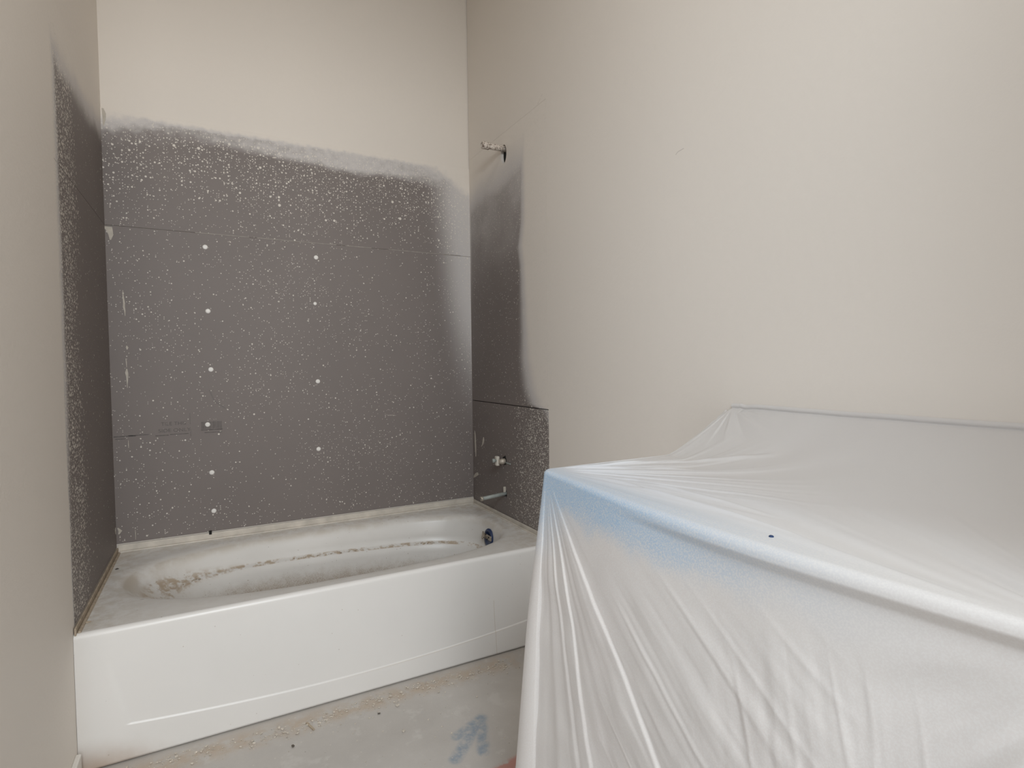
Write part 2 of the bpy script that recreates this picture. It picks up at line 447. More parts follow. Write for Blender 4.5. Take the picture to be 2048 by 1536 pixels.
# ------------------------------------------------------------------ room shell
W, CEIL, YR = 1.524, 3.05, -2.73            # alcove width, ceiling height, door wall
structure(box('floor', (-2.6, -6.3, -0.08), (W + 0.12, 0.12, 0.0), MT_FLOOR), 'dusty bare concrete floor with a blue sprayed arrow')
structure(box('ceiling', (-2.6, YR - 0.12, CEIL), (W + 0.12, 0.12, CEIL + 0.08), MT_WALL))
BT = 0.004                                   # boards stand proud of the studs' plane
wb = structure(box('wall_back', (-0.12, BT, 0.0), (W + 0.12, 0.12, CEIL), MT_WALL), 'back wall of the tub alcove, bare grey board below cream paint')
YLB, YLE = -0.772, -1.40                      # front edge of the left boards, front end of the left wall
bm = bmesh.new()
box_bm(bm, (-0.12, YLE, 0.0), (-BT, BT, CEIL)); box_bm(bm, (-BT, YLE, 0.0), (0.0, YLB - 0.0004, CEIL)); box_bm(bm, (-BT, YLB - 0.0004, 2.0884), (0.0, BT, CEIL)); box_bm(bm, (-BT, YLB - 0.0004, 0.0), (0.0, BT, 0.3996))
wl = structure(bm_obj('wall_left', bm, MT_WALL), 'left wall, cream paint beside a strip of grey board')
# the right wall has three real holes for the pipes; they are bored through the boards
wr = structure(box('wall_right', (W + 0.03, YR, 0.0), (W + 0.12, BT, CEIL), MT_WALL_R), 'long cream right wall with a grey board strip at the tub')

wf = structure(box('wall_front', (0.90, YR - 0.12, 0.0), (W + 0.12, YR, CEIL), MT_WALL))
box('header', (-2.6, YR - 0.12, 2.40), (0.90, YR, CEIL), MT_WALL, wf)

# drywall above / beside the boards (flush sheets)
def sheet(name, parent, axis, u0, u1, z0, z1, mat, t=BT, holes=()):
    """flat board in the wall plane; axis: 'back', 'left', 'right'"""
    e = 0.0003 if axis == 'left' else 0.0012
    if not holes:
        if axis == 'back': return box(name, (u0, -0.0, z0), (u1, BT, z1), mat, parent, e)
        if axis == 'left': return box(name, (-BT, u0, z0), (0.0, u1, z1), mat, parent, e)
    bm = bmesh.new()
    th = 0.013
    # front and back faces as fans around each hole, one cell per hole
    cells = []
    hs = sorted(holes, key=lambda h: h[0])
    cuts = [u0] + [(hs[k][0] + hs[k + 1][0]) / 2 for k in range(len(hs) - 1)] + [u1]
    for k in range(max(1, len(hs))):
        cells.append((cuts[k] if hs else u0, cuts[k + 1] if hs else u1, hs[k] if hs else None))
    def ring(x, c):
        a, b_, h = c
        n = 32
        inner, outer = [], []
        for q in range(n):
            t_ = 2 * math.pi * q / n
            cu, cz = math.cos(t_), math.sin(t_)
            inner.append((x, h[0] + h[2] * cu, h[1] + h[3] * cz))
            s = min(((b_ - h[0]) / cu if cu > 1e-9 else (a - h[0]) / cu if cu < -1e-9 else 1e9),
                    ((z1 - h[1]) / cz if cz > 1e-9 else (z0 - h[1]) / cz if cz < -1e-9 else 1e9))
            outer.append([x, h[0] + s * cu, h[1] + s * cz])
        for (cu, cz) in ((a, z0), (a, z1), (b_, z0), (b_, z1)):
            t_ = math.atan2(cz - h[1], cu - h[0]); q = int(round(t_ / (2 * math.pi) * n)) % n
            outer[q] = [x, cu, cz]
        return inner, outer
    for c in cells:
        if c[2] is None:
            box_bm(bm, (W, c[0], z0), (W + th, c[1], z1), e); continue
        i0, o0 = ring(W, c); i1, o1 = ring(W + th, c)
        I0 = [bm.verts.new(p) for p in i0]; O0 = [bm.verts.new(p) for p in o0]
        I1 = [bm.verts.new(p) for p in i1]; O1 = [bm.verts.new(p) for p in o1]
        for q in range(32):
            r = (q + 1) % 32
            bm.faces.new((I0[q], I0[r], O0[r], O0[q]))
            bm.faces.new((I0[q], I1[q], I1[r], I0[r]))
            bm.faces.new((O0[q], O0[r], O1[r], O1[q]))
    bmesh.ops.recalc_face_normals(bm, faces=bm.faces[:])
    return bm_obj(name, bm, mat, parent)

ZB, ZJ, ZTOP = 0.412, 1.646, 2.088
sheet('backer_board', wb, 'back', -0.003, W + 0.010, ZB, ZJ - 0.0006, MT_BACK)
sheet('backer_board', wb, 'back', -0.003, W + 0.010, ZJ + 0.0006, ZTOP, MT_BACK)
sheet('backer_board', wl, 'left', YLB, 0.0, 0.400, ZJ - 0.0006, MT_LEFT)
sheet('backer_board', wl, 'left', YLB, 0.0, ZJ + 0.0006, 2.0889, MT_LEFT)
ZJR = 0.912
SHOWER = (-0.382, 2.048); VALVE = (-0.350, 0.651); SPOUT = (-0.360, 0.498)
sheet('backer_board', wr, 'right', -0.742, -0.0002, 0.400, ZJR - 0.0018, MT_RIGHT,
      holes=[(SPOUT[0], SPOUT[1], 0.015, 0.022)])
sheet('backer_board', wr, 'right', -0.742, -0.0002, ZJR + 0.0018, 2.130, MT_RIGHT,
      holes=[(SHOWER[0], SHOWER[1] - 0.012, 0.026, 0.042)])
# gypsum sheets of the painted remainder (joints are taped and painted over)
bm = bmesh.new()
box_bm(bm, (W, YR, 0.0), (W + 0.03, -0.7425, CEIL))
box_bm(bm, (W, -0.7425, 2.1305), (W + 0.03, 0.0, CEIL))
box_bm(bm, (W, -0.7425, 0.0), (W + 0.03, 0.0, 0.3995))
bm_obj('drywall_sheet', bm, MT_WALL_R, wr)
box('wall_cavity', (W + 0.0135, -0.74, 0.41), (W + 0.0295, -0.003, 2.125), MT_DARK, wr)

# screws on the back boards
low_board = [c for c in wb.children if c.name.startswith('backer_board')][0]
SCREWS = [(0.335, 1.591), (0.338, 1.329), (0.342, 1.088), (0.324, 0.860), (0.334, 0.659), (0.337, 0.497), (0.77, 1.583), (0.761, 1.377), (0.765, 1.028), (0.761, 0.722)]
sm = None
for k, (sx, sz) in enumerate(SCREWS):
    if sm is None:
        bm = bmesh.new(); lathe_bm(bm, [(0, 0.0016), (0.002, 0.0012), (0.006, 0.0018), (0.0095, 0.0006), (0.0098, -0.001)], (0, 0, 0), (0, -1, 0), 18)
        o = bm_obj('screw_head', bm, MT_SCREW, low_board, True); sm = o.data
    else:
        o = bpy.data.objects.new('screw_head', sm); COL.objects.link(o); o.parent = low_board
    o.location = (sx, 0, sz)
    if k == 7: o.scale = (0.8, 1, 0.8)

# printing on the lower back board
def text(name, s, x, z, h, parent, squeeze=1.0):
    cu = bpy.data.curves.new(name, 'FONT'); cu.body = s; cu.size = h / 0.70; cu.extrude = 0.00015
    t = bpy.data.objects.new(name, cu); COL.objects.link(t)
    bpy.context.view_layer.update()
    me = bpy.data.meshes.new_from_object(t.evaluated_get(bpy.context.evaluated_depsgraph_get()))
    bpy.data.objects.remove(t); bpy.data.curves.remove(cu)
    me.transform(Matrix.Translation((x, -0.0003, z)) @ Matrix.Rotation(math.pi / 2, 4, 'X') @ Matrix.Diagonal((squeeze, 1, 1, 1)))
    me.materials.clear()
    return link(name, me, MT_INK_FAINT, parent)
MT_INK_FAINT = plain('faint_ink', (0.122, 0.108, 0.104), 0.7, var=0.25, scale=90)
text('printed_text', 'TILE THIS', 0.160, 0.865, 0.014, low_board, 1.05)
text('printed_text', 'SIDE ONLY', 0.150, 0.838, 0.014, low_board, 1.15)
bm = bmesh.new()
r2 = random.Random(5); xx = 0.301
while xx < 0.376:
    w_ = r2.choice((0.0012, 0.0018, 0.0026)); box_bm(bm, (xx, -0.0004, 0.842), (xx + w_, 0.0001, 0.872)); xx += w_ + r2.choice((0.0012, 0.0016, 0.0024))
box_bm(bm, (0.300, -0.0004, 0.836), (0.378, 0.0001, 0.8405)); box_bm(bm, (0.312, -0.0004, 0.8255), (0.376, 0.0001, 0.8285))
bm_obj('printed_barcode', bm, MT_INK_FAINT, low_board)
bm = bmesh.new()
for a, b_, z_, h_ in ((0.003, 0.075, 0.829, 0.004), (0.008, 0.04, 0.820, 0.003), (0.05, 0.118, 0.8315, 0.003), (0.140, 0.185, 0.824, 0.004), (0.190, 0.255, 0.8265, 0.003)):
    box_bm(bm, (a, -0.0004, z_), (b_, 0.0001, z_ + h_))
box_bm(bm, (0.2615, -0.0004, 0.815), (0.2632, 0.0001, 0.845)); box_bm(bm, (0.2610, -0.0004, 0.865), (0.2622, 0.0001, 0.91))
bm_obj('printed_line', bm, MT_INK_FAINT, low_board)

# smears of joint compound
def smear(pts, widths, plane, parent, t=0.0012, mat=None):
    L, R = [], []
    for k, (u, z) in enumerate(pts):
        jitter = rng.uniform(-0.25, 0.25) * widths[k]
        L.append((u - widths[k] / 2 + jitter, z)); R.append((u + widths[k] / 2 + jitter, z))
    loop = L + R[::-1]
    to = (lambda u, z, d: (u, -d, z)) if plane == 'back' else (lambda u, z, d: (W - d, u, z)) if plane == 'right' else (lambda u, z, d: (d, u, z))
    n = len(pts)
    vs = [to(u, z, t) for u, z in loop] + [to(u, z, -0.0005) for u, z in loop]
    N = len(loop); fs = []
    for k in range(n - 1): fs.append((k, k + 1, N - 2 - k, N - 1 - k))
    for k in range(N): fs.append((k, (k + 1) % N, N + (k + 1) % N, N + k))
    return mesh('compound_smear', vs, fs, mat or MT_SMEAR, parent)
smear([(0.050, 1.40), (0.051, 1.375), (0.052, 1.35), (0.053, 1.335), (0.054, 1.32), (0.0545, 1.30)], [0.001, 0.004, 0.006, 0.007, 0.004, 0.001], 'back', wb)
smear([(0.052, 1.135), (0.053, 1.12), (0.0535, 1.10)], [0.002, 0.003, 0.001], 'back', wb)
smear([(0.0535, 1.095), (0.055, 1.08), (0.0555, 1.065), (0.054, 1.05), (0.053, 1.035), (0.0535, 1.02)], [0.003, 0.010, 0.007, 0.005, 0.002, 0.001], 'back', wb)
smear([(0.056, 1.185), (0.057, 1.178), (0.056, 1.17)], [0.002, 0.008, 0.003], 'back', wb)
smear([(0.050, 0.815), (0.050, 0.80), (0.050, 0.785)], [0.001, 0.002, 0.001], 'back', wb)
smear([(0.062, 0.46), (0.062, 0.445), (0.062, 0.42)], [0.001, 0.002, 0.001], 'back', wb)
smear([(0.012, 1.640), (0.018, 1.628), (0.02, 1.61), (0.016, 1.59)], [0.035, 0.022, 0.016, 0.004], 'back', wb)
smear([(-0.026, 0.755), (-0.030, 0.735), (-0.032, 0.70), (-0.033, 0.66), (-0.036, 0.625)], [0.002, 0.011, 0.013, 0.012, 0.002], 'right', wr)
smear([(-0.13, 0.735), (-0.125, 0.72), (-0.120, 0.70), (-0.105, 0.685)], [0.004, 0.018, 0.012, 0.003], 'right', wr)
smear([(-0.052, 0.545), (-0.040, 0.535), (-0.022, 0.520), (-0.008, 0.512)], [0.012, 0.040, 0.024, 0.006], 'right', wr)

MT_BEAD = plain('joint_bead', (0.30, 0.275, 0.25), 0.7, var=0.2)
bm = bmesh.new()
for a, b_ in ((0.30, 0.50), (0.53, 0.86), (0.90, 1.02), (1.10, 1.47)): box_bm(bm, (a, -0.0009, 1.6445), (b_, 0.0005, 1.6485), 0.0004)
bm_obj('joint_bead', bm, MT_BEAD, wb)
smear([(0.006, 0.475), (0.012, 0.462), (0.008, 0.450)], [0.004, 0.012, 0.004], 'back', wb)
smear([(-0.012, 0.480), (-0.020, 0.470), (-0.014, 0.455)], [0.004, 0.014, 0.004], 'left', wl)
# taped ragged edge in the back left corner and the chipped bead
smear([(0.006, 2.085), (0.010, 2.066), (0.012, 2.045), (0.007, 2.02)], [0.006, 0.012, 0.010, 0.003], 'back', wb)

# baseboard stub on the left wall, starting at the apron
structure(box('baseboard_left', (0.0, YLE, 0.0), (0.013, -0.800, 0.072), MT_BASE, None, 0.003), 'short white baseboard on the left wall, meeting the apron')

# ------------------------------------------------------------------ bathtub
H, D = 0.383, 0.777
tub = empty('bathtub', (W / 2, -D / 2, 0.0))
tag(tub, 'white alcove bathtub with a plain apron, dusty with building dirt', 'bathtub')
N = 192
CX, CY, A, B = 0.752, -0.388, 0.705, 0.328
def rim_ring(inset_l, inset_r, inset_f, inset_b, z):
    out = np.zeros((N, 3))
    for k in range(N):
        t = 2 * math.pi * (k + 0.5) / N
        c, s = math.cos(t), math.sin(t)
        n = 2.9 if c > 0 else 2.35
        n = 2.35 + (2.9 - 2.35) * (0.5 + 0.5 * math.tanh(c * 4))
        a = A - (inset_r if c > 0 else inset_l); b = B - (inset_b if s > 0 else inset_f)
        x = CX + a * math.copysign(abs(c) ** (2 / n), c); y = CY + b * math.copysign(abs(s) ** (2 / n), s)
        zz = z(x) if callable(z) else z
        out[k] = (x, y, zz)
    return out
YD = -D + 0.014                               # the deck stops where the apron's roll begins
outer = []
for p in rim_ring(0, 0, 0, 0, H):
    dx, dy = p[0] - CX, p[1] - CY
    s = min((W - 0.003 - CX) / dx if dx > 1e-9 else (0.003 - CX) / dx if dx < -1e-9 else 1e9, (-0.003 - CY) / dy if dy > 1e-9 else (YD - CY) / dy if dy < -1e-9 else 1e9)
    outer.append([CX + dx * s, CY + dy * s, H])
outer = np.array(outer)
for cx_, cy_ in ((0.003, -0.003), (W - 0.003, -0.003), (0.003, YD), (W - 0.003, YD)):
    k = np.argmin((outer[:, 0] - cx_) ** 2 + (outer[:, 1] - cy_) ** 2); outer[k] = (cx_, cy_, H)
lip = rim_ring(-0.012, -0.012, -0.010, -0.012, H)
ledge = lambda dz: (lambda x: 0.305 - 0.050 * min(max(x / 1.5, 0), 1) + dz)
rings = [outer, (outer * 0.5 + lip * 0.5), lip,
         rim_ring(0.0, 0.0, 0.0, 0.0, H - 0.0015), rim_ring(0.018, 0.010, 0.006, 0.020, H - 0.005), rim_ring(0.034, 0.020, 0.010, 0.036, H - 0.014), rim_ring(0.046, 0.026, 0.014, 0.045, H - 0.028),
         rim_ring(0.072, 0.032, 0.022, 0.052, ledge(0.030)), rim_ring(0.110, 0.036, 0.030, 0.058, ledge(0.008)),
         rim_ring(0.124, 0.040, 0.036, 0.063, ledge(0.0015)), rim_ring(0.140, 0.050, 0.048, 0.076, ledge(-0.001)),
         rim_ring(0.148, 0.055, 0.053, 0.081, ledge(-0.006)), rim_ring(0.168, 0.061, 0.058, 0.086, ledge(-0.035)),
         rim_ring(0.25, 0.078, 0.075, 0.102, 0.16), rim_ring(0.31, 0.093, 0.092, 0.118, 0.10),
         rim_ring(0.35, 0.112, 0.115, 0.140, 0.072), rim_ring(0.42, 0.16, 0.17, 0.19, 0.060), rim_ring(0.60, 0.50, 0.28, 0.28, 0.056)]
P = np.array(rings)
bs = grid('basin', P[::-1], MT_TUB, tub, True, True)
# cap the floor of the basin
c0 = P[-1]; me = bs.data
bm = bmesh.new(); bm.from_mesh(me); bm.verts.ensure_lookup_table()
f = bm.faces.new([bm.verts[k] for k in range(N)]); f.smooth = True
bmesh.ops.recalc_face_normals(bm, faces=bm.faces[:])
if f.normal.z < 0: bmesh.ops.reverse_faces(bm, faces=bm.faces[:])
bm.to_mesh(me); bm.free()

# apron: rolled top edge, shallow recessed panel, skirt with an arched upper edge
xs = np.concatenate([np.linspace(0.0006, 0.14, 40), np.linspace(0.145, 1.38, 160), np.linspace(1.384, W - 0.003, 40)])
prof = [(YD, H)] + [(YD - 0.014 * math.sin(t), H - 0.014 + 0.014 * math.cos(t)) for t in np.linspace(0.2, math.pi / 2, 7)]
zs = np.concatenate([np.linspace(H - 0.02, 0.13, 40), np.linspace(0.128, 0.05, 70), np.linspace(0.046, 0.005, 8)])
rows = []
for y_, z_ in prof: rows.append(np.stack([xs, np.full_like(xs, y_), np.full_like(xs, z_)], -1))
zl = 0.070 + 0.032 * ((xs - 0.76) / 0.64) ** 2
for z_ in zs:
    inside = sstep(0.0, 0.0045, z_ - zl) * (1 - sstep(0.05, 0.24, z_ - zl) * 0.999) * sstep(0.110, 0.122, xs + (z_ - 0.1) * 0.22) * sstep(1.412, 1.400, xs) 
    inside = np.where(np.isnan(inside), 0, inside)
    right_side = 1 - sstep(1.398, 1.412, xs)
    left_side = sstep(0.108, 0.124, xs + (z_ - 0.1) * 0.22)
    d = 0.0032 * sstep(0.0, 0.0045, z_ - zl) * (1 - sstep(0.03, 0.24, z_ - zl)) * right_side * left_side
    rows.append(np.stack([xs, -D + d, np.full_like(xs, z_)], -1))
rows.append(np.stack([xs, np.full_like(xs, -D + 0.03), np.full_like(xs, 0.005)], -1))
ap = grid('apron', np.array(rows), MT_APRON, tub, True)
ap['label'] = 'plain white apron front with a recessed panel'
# tile flange: three upright strips behind the boards with a bead at the deck
bm = bmesh.new()
box_bm(bm, (0.004, -0.012, H - 0.004), (W - 0.004, -0.002, H + 0.026), 0.002)
box_bm(bm, (0.010, -0.024, H - 0.006), (W - 0.010, -0.0125, H + 0.004), 0.003)
bm_obj('tile_flange', bm, MT_FLANGE, tub)
bm = bmesh.new()
box_bm(bm, (0.002, -D + 0.004, H - 0.004), (0.007, -0.013, H + 0.017), 0.0015)
box_bm(bm, (0.0075, -D + 0.012, H - 0.006), (0.016, -0.03, H + 0.0045), 0.003)
bm_obj('tile_flange', bm, MT_TAN, tub)
bm = bmesh.new()
box_bm(bm, (W - 0.008, -D + 0.004, H - 0.004), (W - 0.002, -0.013, H + 0.018), 0.0015)
box_bm(bm, (W - 0.018, -D + 0.012, H - 0.006), (W - 0.0085, -0.03, H + 0.0045), 0.003)
bm_obj('tile_flange', bm, MT_FLANGE, tub)
bm = bmesh.new(); box_bm(bm, (0.317, -0.014, H + 0.020), (0.327, -0.001, H + 0.034), 0.001)
bm_obj('flange_notch', bm, MT_DARK, tub)  # small black block added for a dark notch on the flange
# overflow: dark gasket ring with a bracket and screw on the right end of the basin
OX, OY, OZ = 1.424, -0.385, 0.315
ax = Vector((-1, 0, 0.10)).normalized()
def oval(prof, org, name, mat, parent, sc=(1, 1, 1), seg_=28):
    bm = bmesh.new(); lathe_bm(bm, prof, (0, 0, 0), ax, seg_)
    for v in bm.verts: v.co = Vector((v.co.x, v.co.y * sc[1], v.co.z * sc[2])) + Vector(org)
    return bm_obj(name, bm, mat, parent, True)
ov = oval([(0.018, -0.006), (0.038, -0.004), (0.040, 0.002), (0.038, 0.006), (0.026, 0.006), (0.022, 0.003), (0.0, 0.002)], (OX, OY, OZ), 'overflow_gasket', MT_NAVY, tub, (1, 1.0, 1.05))
bm = bmesh.new()
box_bm(bm, (-0.011, -0.040, -0.011), (-0.005, 0.036, 0.011), 0.003)
box_bm(bm, (-0.017, 0.016, -0.010), (-0.010, 0.037, 0.018), 0.003)
bmesh.ops.translate(bm, verts=bm.verts[:], vec=(OX, OY, OZ + 0.006))
bm_obj('bracket', bm, MT_STEEL, ov)
bm = bmesh.new(); lathe_bm(bm, [(0, 0.034), (0.006, 0.033), (0.0065, 0.029), (0.0028, 0.028), (0.0028, 0.006), (0.0, 0.006)], (OX, OY, OZ + 0.004), (-1, 0.15, 0.02), 14)
bm_obj('screw', bm, MT_STEEL, ov, True)
bm = bmesh.new()
for dy, dz in ((-0.02, 0.004), (0.008, 0.012), (-0.006, -0.006)):
    lathe_bm(bm, [(0, 0.0125), (0.0035, 0.0125), (0.0035, 0.010), (0, 0.010)], (OX, OY + dy, OZ + 0.004 + dz), (-1, 0, 0), 10)
bm_obj('bolt_hole', bm, MT_DARK, ov)
adopt(tub)
for c in tub.children:
    for g in c.children: g.matrix_parent_inverse = Matrix()   # already carried by the part's own frame

# ------------------------------------------------------------------ rough plumbing in the right wall
sy, sz = SHOWER
sh = empty('shower_pipe', (W, sy, sz))
tag(sh, 'paint-spattered capped pipe stub high on the right wall, over a dark hole', 'pipe')
q0 = Vector((W + 0.016, sy, sz + 0.012))
dirn = Vector((-1, 0.02, 0.0)).normalized()
lathe('pipe', [(0, 0), (0.013, 0), (0.013, 0.110), (0, 0.111)], q0, dirn, MT_SPATTER, sh, 20)
lathe('cap', [(0, 0.088), (0.0145, 0.088), (0.0160, 0.090), (0.0160, 0.118), (0.0145, 0.122), (0.011, 0.124), (0.010, 0.118), (0, 0.118)], q0, dirn, MT_SPATTER, sh, 20)
adopt(sh)
vy, vz = VALVE
va = empty('shower_valve', (W, vy, vz))
tag(va, 'small rough-in valve with white plastic guard in the right wall grey board', 'valve')
lathe('cutout', [(0, 0.0010), (0.017, 0.0010), (0.020, 0.0006), (0.020, -0.0004)], (W, vy - 0.005, vz), (-1, 0, 0), MT_DARK, va, 18)
lathe('valve_body', [(0, 0.0), (0.013, 0.0), (0.013, 0.018), (0.0105, 0.020), (0.0105, 0.030), (0, 0.031)], (W, vy - 0.008, vz - 0.002), (-1, 0, 0), MT_BRASS, va, 18)
bm = bmesh.new(); box_bm(bm, (W - 0.040, vy - 0.003, vz - 0.022), (W - 0.024, vy + 0.019, vz + 0.022), 0.004)
bm_obj('guard', bm, MT_TAG, va)
lathe('stem', [(0, 0.028), (0.007, 0.028), (0.007, 0.046), (0.0095, 0.048), (0.0095, 0.056), (0, 0.057)], (W, vy + 0.004, vz + 0.003), (-1, 0.02, 0), MT_PIPE, va, 14)
bm = bmesh.new(); box_bm(bm, (W - 0.004, vy - 0.064, vz - 0.010), (W + 0.0005, vy - 0.024, vz - 0.004), 0.001)
bm_obj('mounting_ear', bm, MT_PIPE, va)
bm = bmesh.new(); lathe_bm(bm, [(0, 0.002), (0.004, 0.002), (0.004, -0.0004)], (W, vy - 0.013, vz + 0.020), (-1, 0, 0), 10)
bm_obj('screw_hole', bm, MT_DARK, va)
adopt(va)
py, pz = SPOUT
sp = empty('spout_pipe', (W, py, pz))
tag(sp, 'grey-green pipe stub low on the right wall, pointing over the tub rim', 'pipe')
q1 = Vector((W + 0.015, py, pz + 0.002)); d1 = Vector((-1, 0.02, -0.085)).normalized()
lathe('pipe', [(0, 0), (0.0085, 0), (0.0085, 0.138), (0.006, 0.139), (0.006, 0.132), (0, 0.132)], q1, d1, MT_PIPE, sp, 18)
lathe('end_cap', [(0.0092, 0.130), (0.0100, 0.131), (0.0100, 0.140), (0.0068, 0.1415), (0.0062, 0.134), (0, 0.134)], q1, d1, MT_BRASS, sp, 18)
bm = bmesh.new(); box_bm(bm, (W - 0.012, py - 0.006, pz + 0.008), (W + 0.001, py + 0.002, pz + 0.034), 0.003)
bm_obj('pipe_strap', bm, MT_SMEAR, sp)
adopt(sp)

# ------------------------------------------------------------------ vanity under plastic sheeting
# folds lying across the counter (plan view), height, half width
CREASES = [
    ([(1.070, -1.625), (1.130, -1.650), (1.210, -1.680), (1.262, -1.709), (1.300, -1.750), (1.345, -1.800), (1.376, -1.838), (1.400, -1.872)], 0.0045, 0.0075),
    ([(1.030, -1.640), (1.110, -1.690), (1.180, -1.740), (1.245, -1.810)], 0.003, 0.006),
    ([(1.010, -1.705), (1.020, -1.830), (1.015, -1.960), (1.013, -2.070), (1.005, -2.180), (0.998, -2.250)], 0.003, 0.006),
    ([(1.040, -1.720), (1.060, -1.860), (1.070, -2.000), (1.065, -2.150)], 0.002, 0.006),
]
def drape():
    nu_end, nu_c, nu_f = 90, 40, 460
    rc = 0.016
    U = []                                      # (edge point, outward normal, start point, end param, front param)
    for k in range(nu_end):                     # far end of the counter, wall to corner
        t = k / nu_end
        x = XW - 0.004 - t * (XW - 0.004 - XF - rc)
        zr = 0.10 * max(0.0, (x - 1.33) / 0.19) ** 1.35
        U.append((x, YF, zr, 0.0, 1.0, t, 0.0))
    for k in range(nu_c):
        a = (k / nu_c) * math.pi / 2
        U.append((XF + rc - rc * math.sin(a), YF - rc + rc * math.cos(a), 0.0, -math.sin(a), math.cos(a), 1.0, 0.0))
    for k in range(nu_f):
        t = (k / (nu_f - 1)) ** 1.15
        U.append((XF, YF - rc - t * (YF - rc - YN), 0.0, -1.0, 0.0, 1.0, t))
    U = np.array(U)
    ex, ey, ezr, nx, ny, tend, tf = U.T
    arc = np.maximum(0, (YF - rc) - ey)
    # start points on the backsplash
    bx = np.full_like(ex, XW - 0.006)
    by = np.where(tf > 0, np.minimum(ey, YF - 0.016) - 0.0, YF - 0.016)
    frac = np.linspace(0, 1, len(ex))
    by = np.where(tf > 0, (YF - 0.016) + (ey - (YF - rc)) * 1.0, YF - 0.016)
    bulge = 0.026 * np.sin(np.pi * np.clip(tf, 0, 1)) ** 1.2
    rows = []
    nv1, nv2 = 200, 360
    def radial(cx, cy, X, Y, freq, seed):
        r = np.hypot(X - cx, Y - cy); th = np.arctan2(Y - cy, X - cx)
        return r, vnoise(th * freq + seed, r * 1.2 + seed)
    for i in range(nv1):                        # over the counter
        v = (i / (nv1 - 1)) ** 0.9
        X = bx + (ex - bulge - bx) * v; Y = by + (ey - by) * v
        dw = XW - 0.006 - X
        tent = 0.104 * np.clip(1 - dw / (0.205 + 0.135 * sstep(0.0, 0.22, (YF - 0.016) - Y)), 0, 1) ** (1.25 + 1.6 * sstep(0, 0.25, (YF - 0.016) - Y))
        tent_end = 0.104 * np.clip(1 - np.hypot(dw, Y - (YF - 0.016)) / 0.205, 0, 1) ** 1.25
        Z = ZT + np.maximum(np.where(tf > 0, tent, tent_end), ezr * v)
        r, nz_ = radial(XF, YF, X, Y, 9.0, 2.7)
        Z = Z + sstep(0.02, 0.14, r) * (1 - sstep(0.35, 0.95, r)) * (nz_ - 0.5) * 0.003 * sstep(1, 0.9, v) 
        r, nz2 = radial(XF, YF, X, Y, 30.0, 8.1)
        Z = Z + sstep(0.02, 0.10, r) * (1 - sstep(0.25, 0.6, r)) * (nz2 - 0.5) * 0.0035 * (1 - sstep(0.9, 1, v))
        r, nz3 = radial(XF - 0.02, YN - 0.03, X, Y, 15.0, 5.3)
        Z = Z + sstep(0.02, 0.18, r) * (1 - sstep(0.32, 0.75, r)) * (nz3 - 0.5) * 0.009 * (1 - sstep(0.9, 1, v))
        r, nz4 = radial(XW, YF - 0.014, X, Y, 13.0, 1.3)
        Z = Z + sstep(0.01, 0.05, r) * (1 - sstep(0.08, 0.2, r)) * (nz4 - 0.5) * 0.006
        for path, hgt, wd in CREASES:
            best = np.full_like(X, 9.0); tt = np.zeros_like(X); n_ = len(path) - 1
            for q in range(n_):
                ax_, ay_ = path[q]; bx_, by_ = path[q + 1]; L2 = (bx_ - ax_) ** 2 + (by_ - ay_) ** 2
                t_ = np.clip(((X - ax_) * (bx_ - ax_) + (Y - ay_) * (by_ - ay_)) / L2, 0, 1)
                d_ = np.hypot(X - ax_ - t_ * (bx_ - ax_), Y - ay_ - t_ * (by_ - ay_))
                tt = np.where(d_ < best, (q + t_) / n_, tt); best = np.minimum(best, d_)
            Z = Z + hgt * np.exp(-(best / wd) ** 2) * sstep(0, 0.25, tt) * (1 - sstep(0.7, 1, tt))
        rows.append(np.stack([X, Y, Z], -1))
    # long soft fold across the counter seen as a pale curved line
    base = rows[-1]
    R0 = 0.010 + 0.004 * np.sin(np.pi * np.clip(tf, 0, 1))
    w = arc
    for i in range(1, nv2):
        q = i / (nv2 - 1)
        s = 0.873 * (q ** 1.25)                 # length down from the edge
        # roll over the edge
        ang = np.minimum(s / R0, math.pi / 2)
        o = R0 * np.sin(ang)
        drop = np.where(s < R0 * math.pi / 2, R0 * (1 - np.cos(ang)), R0 + (s - R0 * math.pi / 2))
        dr = np.clip((drop - R0) / (0.872 - R0), 0, 1)
        # tuck under the counter's lip
        tuck = 0.010 * sstep(0.25, 0.6, tf) * sstep(0.002, 0.018, drop - R0) * (1 - sstep(0.05, 0.30, drop - R0))
        flare_f = 0.045 * dr ** 0.9; flare_e = 0.105 * dr ** 0.95
        fl = np.where(tf > 0, flare_f, flare_e)
        a01 = np.clip(ny, 0, 1)
        fl = flare_f * (1 - a01) + flare_e * a01
        # radiating folds of the front, measured from the far corner
        wq = w + 0.0; th = np.arctan2(wq, np.maximum(drop, 1e-4)); rr = np.hypot(wq, drop)
        def pleat(t0, amp, back, sharp):
            ramp = sstep(t0 - back, t0, th); fall = 1 - sstep(t0, t0 + sharp, th)
            return amp * ramp ** 1.5 * fall
        g = sstep(0.02, 0.25, rr)
        tA = 0.775 + 0.03 * np.sin(rr * 5.0)
        f1 = 0.0042 * sstep(tA - 0.34, tA, th) ** 1.2 * (1 - sstep(tA, tA + 0.014, th))
        tB = 0.50 - 0.10 * sstep(0.15, 0.5, rr)
        f2 = 0.004 * sstep(tB - 0.22, tB, th) ** 1.5 * (1 - sstep(tB, tB + 0.02, th))
        f3 = 0.003 * sstep(0.10, 0.19, th) * (1 - sstep(0.21, 0.30, th))
        f3b = 0.003 * sstep(0.26, 0.31, th) * (1 - sstep(0.31, 0.34, th))
        f4 = 0.002 * (vnoise(th * 22 + 3, rr * 1.5) - 0.5) * (1 - sstep(0.85, 1.0, th))
        front = (tf > 0) * 1.0
